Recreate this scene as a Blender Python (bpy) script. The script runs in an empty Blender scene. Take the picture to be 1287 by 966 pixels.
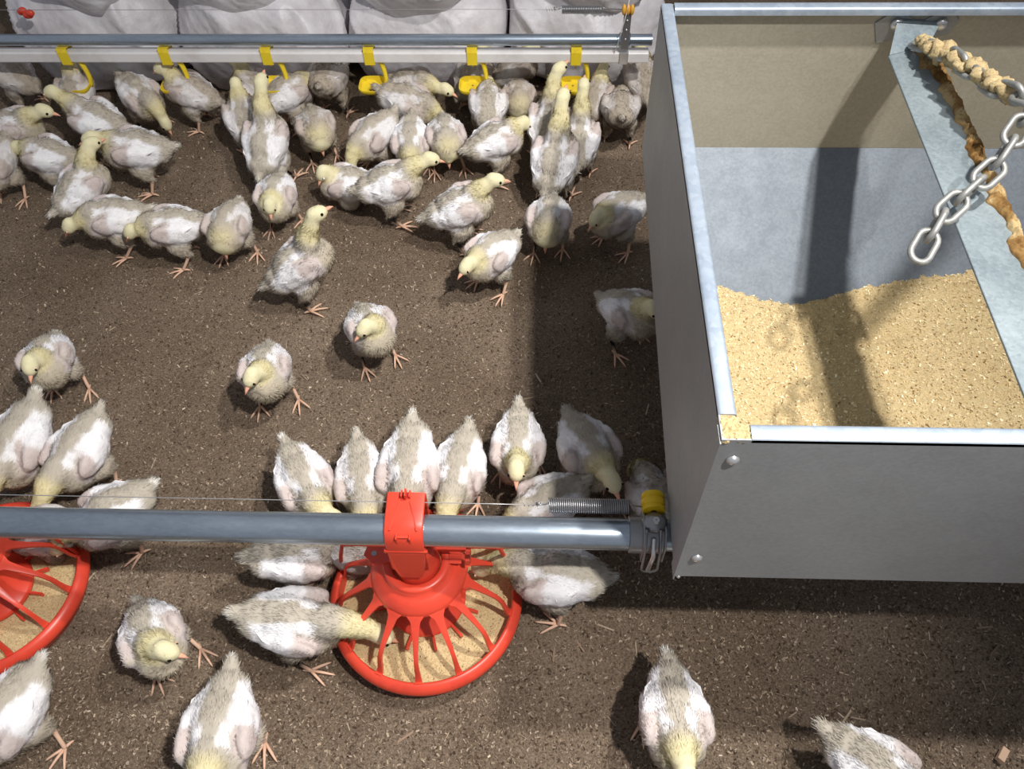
import bpy, bmesh, math, random
import numpy as np
from mathutils import Vector, Matrix, noise

rnd = random.Random(7)
C = bpy.context.scene
COL = C.collection
PI = math.pi

# ---------------------------------------------------------------- camera
CAM_H = 1.39
FPX = 1040.0
Zc = Vector((-23.8, 755, -1040)).normalized()          # world up seen from the camera (right, up, forward)
Xc = Vector((31643, -433, -1040)); Xc = (Xc - Zc * Xc.dot(Zc)).normalized()
Yc = Zc.cross(Xc)
if Yc.z < 0: Yc = -Yc
cam_d = bpy.data.cameras.new('camera'); cam = bpy.data.objects.new('camera', cam_d); COL.objects.link(cam)
cam_d.sensor_width = 36; cam_d.lens = FPX / 1287 * 36; cam_d.clip_start = 0.02
right = Vector((Xc.x, Yc.x, Zc.x)); up = Vector((Xc.y, Yc.y, Zc.y)); fwd = Vector((Xc.z, Yc.z, Zc.z))
m3 = Matrix((right, up, -fwd)).transposed()
cam.matrix_world = Matrix.Translation((0, 0, CAM_H)) @ m3.to_4x4()
C.camera = cam

def at(px, py, z):
    """point at height z that the photograph shows at this pixel"""
    v = right * (px - 643.5) + up * (483 - py) + fwd * FPX
    t = (z - CAM_H) / v.z
    return Vector((0, 0, CAM_H)) + v * t

# ---------------------------------------------------------------- light
C.view_settings.view_transform = 'Standard'; C.view_settings.look = 'None'
C.view_settings.gamma = 1.0; C.view_settings.use_curve_mapping = False
C.view_settings.exposure = 0.0
w = bpy.data.worlds.new('world'); C.world = w; w.use_nodes = True
w.node_tree.nodes['Background'].inputs[0].default_value = (0.86, 0.9, 1.0, 1)
w.node_tree.nodes['Background'].inputs[1].default_value = 0.31

def lamp(name, loc, target, power, spot, blend, radius, color=(1, 0.97, 0.93)):
    l = bpy.data.lights.new(name, 'SPOT'); l.energy = power; l.spot_size = math.radians(spot); l.spot_blend = blend
    l.shadow_soft_size = radius; l.color = color
    o = bpy.data.objects.new(name, l); COL.objects.link(o); o.location = loc
    o.rotation_euler = (Vector(target) - Vector(loc)).to_track_quat('-Z', 'Y').to_euler()
    return o
lamp('barn_lamp', (0.83, 0.74, 2.5), (0.85, 0.78, 0), 178, 96, 0.7, 0.035)      # over the hopper
lamp('barn_lamp', (0.74, -0.12, 2.6), (-0.72, 0.88, 0), 235, 60, 0.72, 0.035)     # over the aisle, turned to the birds

# ---------------------------------------------------------------- helpers
def obj(name, me, mat=None, parent=None, smooth=True):
    if isinstance(me, bmesh.types.BMesh):
        b = me; me = bpy.data.meshes.new(name); b.to_mesh(me); b.free()
    if mat is not None:
        for m in (mat if isinstance(mat, (list, tuple)) else [mat]): me.materials.append(m)
    if smooth: me.shade_smooth()
    o = bpy.data.objects.new(name, me); COL.objects.link(o)
    if parent is not None: o.parent = parent
    return o
def tag(o, label=None, cat=None, group=None, kind=None):
    if label: o['label'] = label
    if cat: o['category'] = cat
    if group: o['group'] = group
    if kind: o['kind'] = kind
    return o
def thing(name, label, cat, loc=(0, 0, 0), rz=0, group=None):
    o = bpy.data.objects.new(name, None); COL.objects.link(o); o.location = loc; o.rotation_euler = (0, 0, rz)
    o.empty_display_size = 0.05
    return tag(o, label, cat, group)
def sharp(o, ang=35):
    me = o.data
    me.set_sharp_from_angle(angle=math.radians(ang)); return o
def bevel(o, wd=0.001, seg=2):
    m = o.modifiers.new('bevel', 'BEVEL'); m.width = wd; m.segments = seg; m.limit_method = 'ANGLE'; m.angle_limit = math.radians(30)
    return o
def box(b, lo, hi, mat=0):
    lo = Vector(lo); hi = Vector(hi)
    r = bmesh.ops.create_cube(b, size=1.0, matrix=Matrix.Translation((lo + hi) / 2) @ Matrix.Diagonal((*(hi - lo), 1)))
    for f in {f for v in r['verts'] for f in v.link_faces}: f.material_index = mat
    return r['verts']
def prism(b, pts, off):
    """closed polygon pts pushed along off"""
    off = Vector(off); a = [b.verts.new(p) for p in pts]; c = [b.verts.new(Vector(p) + off) for p in pts]
    n = len(pts); b.faces.new(a[::-1]); b.faces.new(c)
    for i in range(n): b.faces.new((a[i], a[(i + 1) % n], c[(i + 1) % n], c[i]))
    bmesh.ops.recalc_face_normals(b, faces=b.faces[:])
def tube(b, pts, rad, seg=12, cap=True, closed=False, flat=1.0, mat=0):
    pts = [Vector(p) for p in pts]; n = len(pts); rings = []
    rr = rad if isinstance(rad, (list, tuple)) else [rad] * n
    nrm = None
    for i in range(n):
        if closed: t = (pts[(i + 1) % n] - pts[i - 1])
        else: t = pts[min(i + 1, n - 1)] - pts[max(i - 1, 0)]
        t.normalize()
        if nrm is None:
            nrm = t.orthogonal().normalized() if abs(t.z) > .95 else t.cross(Vector((0, 0, 1))).normalized()
        nrm = (nrm - t * nrm.dot(t)).normalized(); bi = t.cross(nrm)
        rings.append([b.verts.new(pts[i] + (nrm * math.cos(a) + bi * math.sin(a) * flat) * rr[i]) for a in (2 * PI * k / seg for k in range(seg))])
    for i in range(n if closed else n - 1):
        A = rings[i]; B = rings[(i + 1) % n]
        for k in range(seg):
            b.faces.new((A[k], A[(k + 1) % seg], B[(k + 1) % seg], B[k])).material_index = mat
    if cap and not closed:
        b.faces.new(rings[0][::-1]).material_index = mat; b.faces.new(rings[-1]).material_index = mat
def lathe(b, prof, seg=64, c=(0, 0, 0), axis='Z', a0=0, a1=2 * PI, close_prof=False):
    c = Vector(c); full = abs(a1 - a0 - 2 * PI) < 1e-4; ns = seg if full else seg + 1; rings = []
    for k in range(ns):
        a = a0 + (a1 - a0) * k / seg; ring = []
        for r, z in prof:
            p = Vector((r * math.cos(a), r * math.sin(a), z))
            if axis == 'X': p = Vector((p.z, p.x, p.y))
            if axis == 'Y': p = Vector((p.x, p.z, p.y))
            ring.append(b.verts.new(c + p))
        rings.append(ring)
    m = len(prof)
    for k in range(seg):
        A = rings[k]; B = rings[(k + 1) % ns]
        for i in range(m if close_prof else m - 1):
            j = (i + 1) % m
            b.faces.new((A[i], B[i], B[j], A[j]))
    bmesh.ops.remove_doubles(b, verts=b.verts[:], dist=1e-6)
    bmesh.ops.recalc_face_normals(b, faces=b.faces[:])
def ball(b, c, r, seg=12, rot=None):
    r = (r, r, r) if not hasattr(r, '__len__') else r
    M = Matrix.Translation(c)
    if rot is not None: M = M @ rot.to_4x4()
    vs = bmesh.ops.create_uvsphere(b, u_segments=seg, v_segments=max(6, seg // 2 + 2), radius=1.0, matrix=M @ Matrix.Diagonal((*r, 1)))['verts']
    return vs

# ---------------------------------------------------------------- materials
def mat(name, color, rough=0.6, metal=0.0, spec=0.5, build=None):
    m = bpy.data.materials.new(name); m.use_nodes = True; nt = m.node_tree
    p = nt.nodes['Principled BSDF']
    p.inputs['Base Color'].default_value = (*color, 1); p.inputs['Roughness'].default_value = rough
    p.inputs['Metallic'].default_value = metal; p.inputs['Specular IOR Level'].default_value = spec
    if build: build(nt, p)
    return m
def N(nt, t, **kw):
    n = nt.nodes.new(t)
    for k, v in kw.items():
        if k in n.inputs: n.inputs[k].default_value = v
        else: setattr(n, k, v)
    return n
def coords(nt, scale=(1, 1, 1)):
    tc = N(nt, 'ShaderNodeTexCoord'); mp = N(nt, 'ShaderNodeMapping'); mp.inputs['Scale'].default_value = scale
    nt.links.new(tc.outputs['Object'], mp.inputs[0]); return mp.outputs[0]
def ramp(nt, src, stops):
    r = N(nt, 'ShaderNodeValToRGB'); e = r.color_ramp.elements
    while len(e) < len(stops): e.new(0.5)
    for i, (p, c) in enumerate(stops): e[i].position = p; e[i].color = (*c, 1)
    nt.links.new(src, r.inputs[0]); return r.outputs[0]
def noise_n(nt, vec, scale, detail=4, rough=0.5):
    n = N(nt, 'ShaderNodeTexNoise'); n.inputs['Scale'].default_value = scale; n.inputs['Detail'].default_value = detail
    n.inputs['Roughness'].default_value = rough; nt.links.new(vec, n.inputs['Vector']); return n.outputs[0]
def bump(nt, p, src, strength, dist=0.001):
    b = N(nt, 'ShaderNodeBump'); b.inputs['Strength'].default_value = strength; b.inputs['Distance'].default_value = dist
    nt.links.new(src, b.inputs['Height']); nt.links.new(b.outputs[0], p.inputs['Normal'])

def zinc(name, c0, c1, rough=0.42, metal=0.75, sc=60, stretch=(1, 1, 1), vmix=0.3):
    def f(nt, p):
        v = coords(nt, stretch)
        vo = N(nt, 'ShaderNodeTexVoronoi'); vo.inputs['Scale'].default_value = sc; nt.links.new(v, vo.inputs['Vector'])
        n = noise_n(nt, v, 9, 6, 0.6)
        mx = N(nt, 'ShaderNodeMix'); mx.data_type = 'FLOAT'; mx.inputs[0].default_value = vmix
        sep = N(nt, 'ShaderNodeSeparateColor'); nt.links.new(vo.outputs['Color'], sep.inputs[0])
        nt.links.new(n, mx.inputs[2]); nt.links.new(sep.outputs[0], mx.inputs[3])
        nt.links.new(ramp(nt, mx.outputs[0], [(0.3, c0), (0.72, c1)]), p.inputs['Base Color'])
        n2 = noise_n(nt, v, 30, 4); rr = N(nt, 'ShaderNodeMapRange'); rr.inputs[3].default_value = rough - .08; rr.inputs[4].default_value = rough + .12
        nt.links.new(n2, rr.inputs[0]); nt.links.new(rr.outputs[0], p.inputs['Roughness'])
    return mat(name, c1, rough, metal, 0.5, f)
M_sheet = zinc('galvanised_sheet', (0.325, 0.335, 0.34), (0.385, 0.395, 0.40), 0.5, 0.35, 260)
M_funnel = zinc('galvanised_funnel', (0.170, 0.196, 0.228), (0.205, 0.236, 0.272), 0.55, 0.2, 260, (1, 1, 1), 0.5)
M_flange = zinc('galvanised_flange', (0.34, 0.41, 0.50), (0.52, 0.59, 0.68), 0.42, 0.5, 120, (1, 1, 1), 0.2)
M_bar = zinc('galvanised_bar', (0.20, 0.25, 0.275), (0.40, 0.465, 0.49), 0.45, 0.4, 260, (1, 1, 1), 0.15)
M_tube = zinc('galvanised_tube', (0.30, 0.36, 0.43), (0.46, 0.53, 0.61), 0.27, 0.85, 300, (0.35, 1, 1), 0.12)
M_olive = zinc('olive_sheet', (0.42, 0.385, 0.30), (0.50, 0.465, 0.375), 0.6, 0.15, 260)  # lighter, warmer olive tint, only on the hopper's back panel
M_steel = mat('dark_steel', (0.34, 0.34, 0.35), 0.35, 0.75)
M_bolt = mat('bright_bolt', (0.75, 0.75, 0.75), 0.3, 0.8)
M_chain = zinc('chain_zinc', (0.27, 0.27, 0.255), (0.44, 0.44, 0.42), 0.45, 0.45, 90)

def plastic(name, c, rough=0.35, dirt=None, sc=18):
    def f(nt, p):
        v = coords(nt); n = noise_n(nt, v, sc, 6, 0.65)
        d = dirt or tuple(x * .8 for x in c)
        nt.links.new(ramp(nt, n, [(0.34, d), (0.52, c)]), p.inputs['Base Color'])
        p.inputs['Subsurface Weight'].default_value = 0.05; p.inputs['Subsurface Radius'].default_value = (.004, .002, .001)
    return mat(name, c, rough, 0, 0.45, f)
M_red = plastic('red_plastic', (0.74, 0.070, 0.036), 0.34, (0.62, 0.055, 0.03))
M_yellow = plastic('yellow_plastic', (0.87, 0.66, 0.03), 0.4, (0.74, 0.52, 0.03), 30)
M_ylroller = plastic('yellow_roller_plastic', (0.84, 0.55, 0.01), 0.4)
M_orange = plastic('orange_roller_plastic', (0.78, 0.42, 0.06), 0.4)
M_pvc = plastic('white_pvc', (0.80, 0.78, 0.77), 0.35, (0.68, 0.65, 0.63), 10)
M_wire = mat('wire', (0.55, 0.53, 0.52), 0.4, 0.6)
M_cord = mat('white_cord', (0.8, 0.78, 0.76), 0.7)

def f_litter(nt, p):
    v = coords(nt)
    a = noise_n(nt, v, 260, 8, 0.72); bb = noise_n(nt, v, 3.2, 3, 0.5); c = noise_n(nt, v, 30, 4, 0.6)
    c1 = ramp(nt, a, [(0.30, (0.062, 0.042, 0.028)), (0.48, (0.19, 0.142, 0.102)), (0.62, (0.29, 0.225, 0.168)), (0.76, (0.46, 0.38, 0.30))])
    mx = N(nt, 'ShaderNodeMix'); mx.data_type = 'RGBA'; mx.blend_type = 'MULTIPLY'; mx.inputs[0].default_value = 0.75
    nt.links.new(c1, mx.inputs[6]); nt.links.new(ramp(nt, bb, [(0.35, (0.70, 0.64, 0.58)), (0.65, (1.2, 1.18, 1.16))]), mx.inputs[7])
    nt.links.new(mx.outputs[2], p.inputs['Base Color'])
    mx2 = N(nt, 'ShaderNodeMath'); mx2.operation = 'ADD'; nt.links.new(a, mx2.inputs[0]); nt.links.new(c, mx2.inputs[1])
    bump(nt, p, mx2.outputs[0], 0.9, 0.004)
M_litter = mat('litter', (0.14, 0.1, 0.07), 0.9, 0, 0.2, f_litter)
def attr_mat(name, rough=0.85, spec=0.2, sub=0.0, extra=None):
    def f(nt, p):
        a = N(nt, 'ShaderNodeAttribute'); a.attribute_name = 'Col'
        nt.links.new(a.outputs['Color'], p.inputs['Base Color'])
        if sub:
            p.inputs['Subsurface Weight'].default_value = sub; p.inputs['Subsurface Radius'].default_value = (.012, .009, .007); p.inputs['Subsurface Scale'].default_value = 1.0
        if extra: extra(nt, p)
    return mat(name, (0.5, 0.5, 0.5), rough, 0, spec, f)
M_flake = attr_mat('litter_flakes', 0.9, 0.2)
def f_down(nt, p):
    v = coords(nt); bump(nt, p, noise_n(nt, v, 260, 5, 0.7), 0.6, 0.0015)
M_bird = attr_mat('chick_skin_and_down', 0.9, 0.1, 0, f_down)
M_down = attr_mat('chick_down', 0.95, 0.05)
def f_feed(nt, p):
    v = coords(nt); a = noise_n(nt, v, 330, 8, 0.75); bb = noise_n(nt, v, 7, 3)
    c = ramp(nt, a, [(0.28, (0.34, 0.225, 0.10)), (0.46, (0.66, 0.50, 0.26)), (0.62, (0.80, 0.65, 0.38)), (0.76, (0.93, 0.82, 0.56))])
    mx = N(nt, 'ShaderNodeMix'); mx.data_type = 'RGBA'; mx.blend_type = 'MULTIPLY'; mx.inputs[0].default_value = 0.4
    nt.links.new(c, mx.inputs[6]); nt.links.new(ramp(nt, bb, [(0.35, (0.86, 0.82, 0.75)), (0.65, (1.1, 1.1, 1.1))]), mx.inputs[7])
    nt.links.new(mx.outputs[2], p.inputs['Base Color']); bump(nt, p, a, 0.9, 0.003)
M_feed = mat('ground_feed', (0.6, 0.45, 0.22), 0.9, 0, 0.15, f_feed)
def f_crust(nt, p):
    v = coords(nt); a = noise_n(nt, v, 160, 8, 0.75); bb = noise_n(nt, v, 22, 4)
    c = ramp(nt, bb, [(0.40, (0.22, 0.115, 0.035)), (0.52, (0.40, 0.24, 0.09)), (0.62, (0.72, 0.54, 0.28))])
    mx = N(nt, 'ShaderNodeMix'); mx.data_type = 'RGBA'; mx.blend_type = 'MULTIPLY'; mx.inputs[0].default_value = 0.6
    nt.links.new(c, mx.inputs[6]); nt.links.new(ramp(nt, a, [(0.3, (0.5, 0.45, 0.4)), (0.7, (1.2, 1.2, 1.2))]), mx.inputs[7])
    nt.links.new(mx.outputs[2], p.inputs['Base Color']); bump(nt, p, a, 0.9, 0.003)
M_crust = mat('caked_feed', (0.4, 0.25, 0.1), 0.9, 0, 0.15, f_crust)
def f_sack(nt, p):
    v = coords(nt); n = noise_n(nt, v, 14, 6, 0.6)
    nt.links.new(ramp(nt, n, [(0.3, (0.56, 0.53, 0.55)), (0.6, (0.74, 0.72, 0.75))]), p.inputs['Base Color'])
    wv = N(nt, 'ShaderNodeTexWave'); wv.inputs['Scale'].default_value = 9; wv.inputs['Distortion'].default_value = 9; wv.inputs['Detail'].default_value = 3
    mp = N(nt, 'ShaderNodeMapping'); mp.inputs['Rotation'].default_value = (0.3, 0.7, 0.5); nt.links.new(v, mp.inputs[0]); nt.links.new(mp.outputs[0], wv.inputs['Vector'])
    a = N(nt, 'ShaderNodeMath'); a.operation = 'MULTIPLY_ADD'; a.inputs[1].default_value = 0.5
    nt.links.new(wv.outputs['Fac'], a.inputs[0]); nt.links.new(noise_n(nt, v, 60, 5), a.inputs[2])
    bump(nt, p, a.outputs[0], 0.35, 0.006)
M_sack = mat('woven_sack', (0.7, 0.68, 0.7), 0.42, 0, 0.45, f_sack)
M_wall = mat('wall_paint', (0.45, 0.44, 0.45), 0.8)

def vnoise(P, sc, seed=0):
    """vectorised value noise 3D in 0..1"""
    P = np.asarray(P, float) * sc + seed * 17.3
    i = np.floor(P).astype(np.int64); f = P - i; f = f * f * (3 - 2 * f)
    def h(ix, iy, iz):
        n = (ix * 374761393 + iy * 668265263 + iz * 2147483647 + seed * 1442695041) & 0xffffffff
        n = ((n ^ (n >> 13)) * 1274126177) & 0xffffffff
        return ((n ^ (n >> 16)) & 0xffff) / 65535.0
    r = 0
    for dx in (0, 1):
        for dy in (0, 1):
            for dz in (0, 1):
                wgt = (f[:, 0] if dx else 1 - f[:, 0]) * (f[:, 1] if dy else 1 - f[:, 1]) * (f[:, 2] if dz else 1 - f[:, 2])
                r = r + wgt * h(i[:, 0] + dx, i[:, 1] + dy, i[:, 2] + dz)
    return r

def mesh_np(name, V, Fc, col=None, k=None):
    V = np.asarray(V, np.float32); Fc = np.asarray(Fc, np.int32); k = Fc.shape[1]
    me = bpy.data.meshes.new(name)
    me.vertices.add(len(V)); me.vertices.foreach_set('co', V.ravel())
    me.loops.add(Fc.size); me.loops.foreach_set('vertex_index', Fc.ravel())
    me.polygons.add(len(Fc)); me.polygons.foreach_set('loop_start', np.arange(0, Fc.size, k, dtype=np.int32))
    me.update(calc_edges=True); me.validate()
    if col is not None: set_col(me, col)
    return me
def set_col(me, col):
    a = me.color_attributes.new('Col', 'FLOAT_COLOR', 'POINT')
    c = np.ones((len(me.vertices), 4), np.float32); c[:, :3] = col; a.data.foreach_set('color', c.ravel())

def flakes(n, sampler, size, colors, seed, aspect=(0.2, 0.7), tilt=0.5):
    """n small flat chips, every one a folded diamond with its own size, tilt and colour"""
    r = np.random.default_rng(seed); P = sampler(r, n); n = len(P)
    L = size[0] + (size[1] - size[0]) * r.random(n) ** 3; W = L * r.uniform(aspect[0], aspect[1], n); W = np.minimum(W, 0.0045)
    a = r.uniform(0, 2 * PI, n); t = r.normal(0, tilt, n)
    d = np.stack([np.cos(a) * np.cos(t), np.sin(a) * np.cos(t), np.sin(t)], 1)
    s = np.stack([-np.sin(a), np.cos(a), r.normal(0, .4, n)], 1); s /= np.linalg.norm(s, axis=1)[:, None]
    up_ = np.abs(d[:, 2:3]) * L[:, None] * .5
    P = P + np.concatenate([np.zeros((n, 2)), up_], 1)
    V = np.stack([P - d * L[:, None] / 2 - s * W[:, None] * .3, P - d * L[:, None] * .4 + s * W[:, None] * .5, P + d * L[:, None] / 2 + s * W[:, None] * .3, P + d * L[:, None] * .4 - s * W[:, None] * .5], 1).reshape(-1, 3)
    ci = r.choice(len(colors), n, p=[c[1] for c in colors]); cc = np.array([c[0] for c in colors])[ci] * r.uniform(.75, 1.25, (n, 1))
    return V, np.arange(4 * n).reshape(n, 4), np.repeat(cc, 4, 0)

# ---------------------------------------------------------------- floor and litter
def ground_z(x, y):
    P = np.stack([x, y, np.zeros_like(x)], 1)
    return (vnoise(P, 9, 1) - .5) * .010 + (vnoise(P, 40, 2) - .5) * .005 + (vnoise(P, 130, 3) - .5) * .003 - 0.004
nx, ny = 620, 460
gx, gy = np.meshgrid(np.linspace(-2.1, 1.9, nx), np.linspace(-0.5, 2.75, ny))
X = gx.ravel(); Y = gy.ravel()
idx = np.arange(nx * ny).reshape(ny, nx)
quads = np.stack([idx[:-1, :-1], idx[:-1, 1:], idx[1:, 1:], idx[1:, :-1]], -1).reshape(-1, 4)
fl = obj('floor', mesh_np('floor', np.stack([X, Y, ground_z(X, Y)], 1), quads), M_litter); tag(fl, kind='structure')
def s_ground(r, n):
    y = 0.15 + (2.1 - .15) * r.random(n) ** 1.25; hw = 0.62 + 0.46 * y
    x = r.uniform(-1, 1, n) * hw * 1.05 - 0.04
    return np.stack([x, y, ground_z(x, y) + .0008], 1)
V, Fc, cc = flakes(190000, s_ground, (0.0015, 0.0075), [((0.090, 0.060, 0.040), .31), ((0.21, 0.155, 0.110), .34), ((0.36, 0.28, 0.205), .31), ((0.50, 0.41, 0.31), .04)], 3)
V2, F2, c2 = flakes(500, s_ground, (0.012, 0.036), [((0.26, 0.18, 0.125), .5), ((0.38, 0.29, 0.21), .4), ((0.55, 0.44, 0.34), .1)], 4, (0.06, 0.16), .12)
lit = obj('litter', mesh_np('litter', np.concatenate([V, V2]), np.concatenate([Fc, F2 + len(V)]), np.concatenate([cc, c2])), M_flake, smooth=False)
tag(lit, 'brown crumbly litter of chopped husks and straw bits covering the barn floor', 'litter', kind='stuff')

b = bmesh.new(); box(b, (-2.1, 2.75, -0.01), (1.9, 2.80, 1.9)); wl = obj('wall_back', b, M_wall, smooth=False); tag(wl, kind='structure')

# wood chip lower right
p = at(1262, 947, 0.012)
b = bmesh.new(); box(b, (-.013, -.0055, -.005), (.013, .0055, .005))
for v in b.verts: v.co += Vector((noise.noise(v.co * 90) * .002, 0, noise.noise(v.co * 70) * .002))
wc = obj('wood_chip', b, mat('pale_wood', (0.62, 0.42, 0.29), 0.8), smooth=False); wc.location = (p.x, p.y, 0.007); wc.rotation_euler = (0.1, 0.1, math.radians(48)); bevel(wc, .001)
tag(wc, 'small pale chip of wood lying on the litter in the lower right corner', 'wood chip')

# ---------------------------------------------------------------- hopper
HX0, HX1, HY0, HY1, HZ = 0.182, 1.10, 0.444, 1.245, 0.69
ZF, ZB = 0.352, 0.416; T = 0.002; FLG = 0.019
hop = thing('feed_hopper', 'large galvanised steel feed hopper with folded rim at the right, half full of feed', 'feed hopper', ((HX0 + HX1) / 2, (HY0 + HY1) / 2, 0.0))
hl = hop.location.copy()
def hobj(name, b, m, smooth=False, **k):
    o = obj(name, b, m, hop, smooth); o.matrix_parent_inverse = Matrix.Translation(-hl); return o
def lipbar(b, a, c, inward):
    """folded rim: rounded outer edge, flat flange turned inward and a short lip going down"""
    a = Vector(a); c = Vector(c); i = Vector(inward); u = Vector((0, 0, 1))
    prof = [(0, -.006), (0, -.0012), (.0008, 0), (.003, .0008), (FLG - .004, .0008), (FLG - .001, -.0002), (FLG, -.0025), (FLG, -.011), (FLG - .0016, -.011), (FLG - .0016, -.003), (FLG - .004, -.0012), (.003, -.0012), (.0018, -.003), (.0018, -.006)]
    A = [b.verts.new(a + i * x + u * z) for x, z in prof]; B = [b.verts.new(c + i * x + u * z) for x, z in prof]
    n = len(prof)
    for k in range(n): b.faces.new((A[k], A[(k + 1) % n], B[(k + 1) % n], B[k]))
    b.faces.new(A[::-1]); b.faces.new(B); bmesh.ops.recalc_face_normals(b, faces=b.faces[:])
b = bmesh.new(); prism(b, [(HX0, HY0, ZF), (HX0, HY1, ZB), (HX0, HY1, HZ - .001), (HX0, HY0, HZ - .001)], (T, 0, 0)); prism(b, [(HX0 - .0016, HY0 - .003, ZF - .004), (HX0 - .0016, HY0 + .02, ZF - .002), (HX0 - .0016, HY0 + .02, HZ - .004), (HX0 - .0016, HY0 - .003, HZ - .004)], (.0014, 0, 0)); hobj('side_panel', b, M_sheet)
b = bmesh.new(); prism(b, [(HX1, HY0, ZF), (HX1, HY1, ZB), (HX1, HY1, HZ - .001), (HX1, HY0, HZ - .001)], (-T, 0, 0)); hobj('side_panel', b, M_sheet)
b = bmesh.new(); box(b, (HX0 + T, HY0, ZF), (HX1 - T, HY0 + T, HZ - .001)); hobj('front_panel', b, M_sheet)
b = bmesh.new(); box(b, (HX0 + T, HY1 - T, ZB), (HX1 - T, HY1, HZ - .001)); hobj('back_panel', b, M_olive)
g = .030
for a, c, i in (((HX0, HY0 + g, HZ), (HX0, HY1 - .001, HZ), (1, 0, 0)), ((HX0 + g, HY0, HZ), (HX1 - g, HY0, HZ), (0, 1, 0)), ((HX1, HY0 + g, HZ), (HX1, HY1 - .001, HZ), (-1, 0, 0)), ((HX0 + .02, HY1, HZ + .002), (HX1 - .02, HY1, HZ + .002), (0, -1, 0))):
    b = bmesh.new(); lipbar(b, a, c, i); hobj('rim', b, M_flange, True); 
for o in hop.children:
    if o.name.startswith('rim'): sharp(o, 50)
# funnel below the panels: four sloping sheets down to a trough
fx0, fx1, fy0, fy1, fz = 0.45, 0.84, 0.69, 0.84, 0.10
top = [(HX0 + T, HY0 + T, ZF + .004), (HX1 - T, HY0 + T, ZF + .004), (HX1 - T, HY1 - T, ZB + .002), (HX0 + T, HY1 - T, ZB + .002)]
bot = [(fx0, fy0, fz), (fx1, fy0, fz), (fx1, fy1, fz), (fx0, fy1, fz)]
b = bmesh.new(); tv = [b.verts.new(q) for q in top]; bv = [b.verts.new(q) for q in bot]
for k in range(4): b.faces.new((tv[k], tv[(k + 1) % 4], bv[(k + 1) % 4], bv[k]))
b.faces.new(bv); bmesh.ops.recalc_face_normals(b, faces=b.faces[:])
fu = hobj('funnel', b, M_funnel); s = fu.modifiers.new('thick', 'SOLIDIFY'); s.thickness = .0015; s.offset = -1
b = bmesh.new(); prism(b, [(HX0 + .004, HY0 + .003, ZF + .002), (HX0 + .004, HY0 + .003, ZF - .010), (HX0 + .06, HY0 + .012, ZF - .008), (HX0 + .10, HY0 + .010, ZF + .002)], (0, .0015, 0)); hobj('gusset', b, M_sheet)
for px, py in ((921, 577), (876, 700)):
    v = right * (px - 643.5) + up * (483 - py) + fwd * FPX; t = (HY0 - 0) / v.y; q = Vector((0, 0, CAM_H)) + v * t
    b = bmesh.new(); lathe(b, [(0.0001, .0052), (.0035, .0048), (.0062, .0030), (.0072, 0)], 20, (0, 0, 0), 'Y'); 
    for vv in b.verts: vv.co = Vector((q.x + vv.co.x, HY0 - .0005 - vv.co.y, q.z + vv.co.z))
    o = hobj('bolt', b, M_bolt, True)
b = bmesh.new(); ball(b, (HX0 + .006, HY0 + .001, ZF - .003), (.003, .003, .003)); hobj('bolt', b, M_bolt, True)

# feed lying in the hopper
def hop_feed(x, y):
    P = np.stack([x, y, 0 * x], 1)
    z = .258 + .020 * np.exp(-((x - .20) / .14) ** 2) + .032 * np.exp(-((x - .86) / .20) ** 2) - .012 * np.exp(-(((x - .47) / .10) ** 2 + ((y - 1.02) / .10) ** 2))
    z += .012 * np.exp(-((y - .62) / .12) ** 2) + (vnoise(P, 11, 5) - .5) * .012 + (vnoise(P, 45, 6) - .5) * .006 + (vnoise(P, 140, 7) - .5) * .004
    return z
fxn, fyn = 330, 260
gx, gy = np.meshgrid(np.linspace(.262, 1.01, fxn), np.linspace(.53, 1.085, fyn)); X = gx.ravel(); Y = gy.ravel()
idx = np.arange(fxn * fyn).reshape(fyn, fxn); quads = np.stack([idx[:-1, :-1], idx[:-1, 1:], idx[1:, 1:], idx[1:, :-1]], -1).reshape(-1, 4)
me = mesh_np('feed', np.stack([X, Y, hop_feed(X, Y)], 1), quads)
feed = obj('feed', me, M_feed); tag(feed, 'tan ground feed heaped inside the galvanised hopper', 'feed', kind='stuff')
def s_feed(r, n):
    x = r.uniform(.27, 1.0, n); y = r.uniform(.55, 1.08, n); return np.stack([x, y, hop_feed(x, y) + .0006], 1)
V, Fc, cc = flakes(26000, s_feed, (0.0015, 0.006), [((0.66, 0.50, 0.26), .36), ((0.80, 0.65, 0.38), .4), ((0.93, 0.82, 0.56), .17), ((0.36, 0.23, 0.10), .07)], 8, (.3, .8))
fk = obj('feed_crumbs', mesh_np('feed_crumbs', V, Fc, cc), M_flake, feed, False)
# feed caught on the rim corner
def clump(name, pts, m, parent=None, seed=0, n=2):
    b = bmesh.new()
    for q, r_ in pts:
        vs = bmesh.ops.create_icosphere(b, subdivisions=n, radius=1, matrix=Matrix.Translation(q) @ Matrix.Diagonal((*r_, 1)))['verts']
        for v in vs:
            d = (v.co - Vector(q)); v.co += d * (noise.noise(v.co * 130 + Vector((seed, 0, 0))) * .7 + noise.noise(v.co * 330) * .35)
    return obj(name, b, m, parent, True)
b = bmesh.new()
n_ = 16
for i in range(n_):
    for j in range(n_):
        pass
gxx, gyy = np.meshgrid(np.linspace(HX0 + .001, HX0 + .030, 40), np.linspace(HY0 + .001, HY0 + .029, 40)); Xg = gxx.ravel(); Yg = gyy.ravel()
Pg = np.stack([Xg, Yg, 0 * Xg], 1); cut = ((Xg > HX0 + .0205) & (Yg > HY0 + .0205))
Zg = HZ - .002 + (vnoise(Pg, 300, 3) - .5) * .004 + (vnoise(Pg, 700, 4) - .5) * .003 - np.where(cut, .02, 0)
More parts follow.
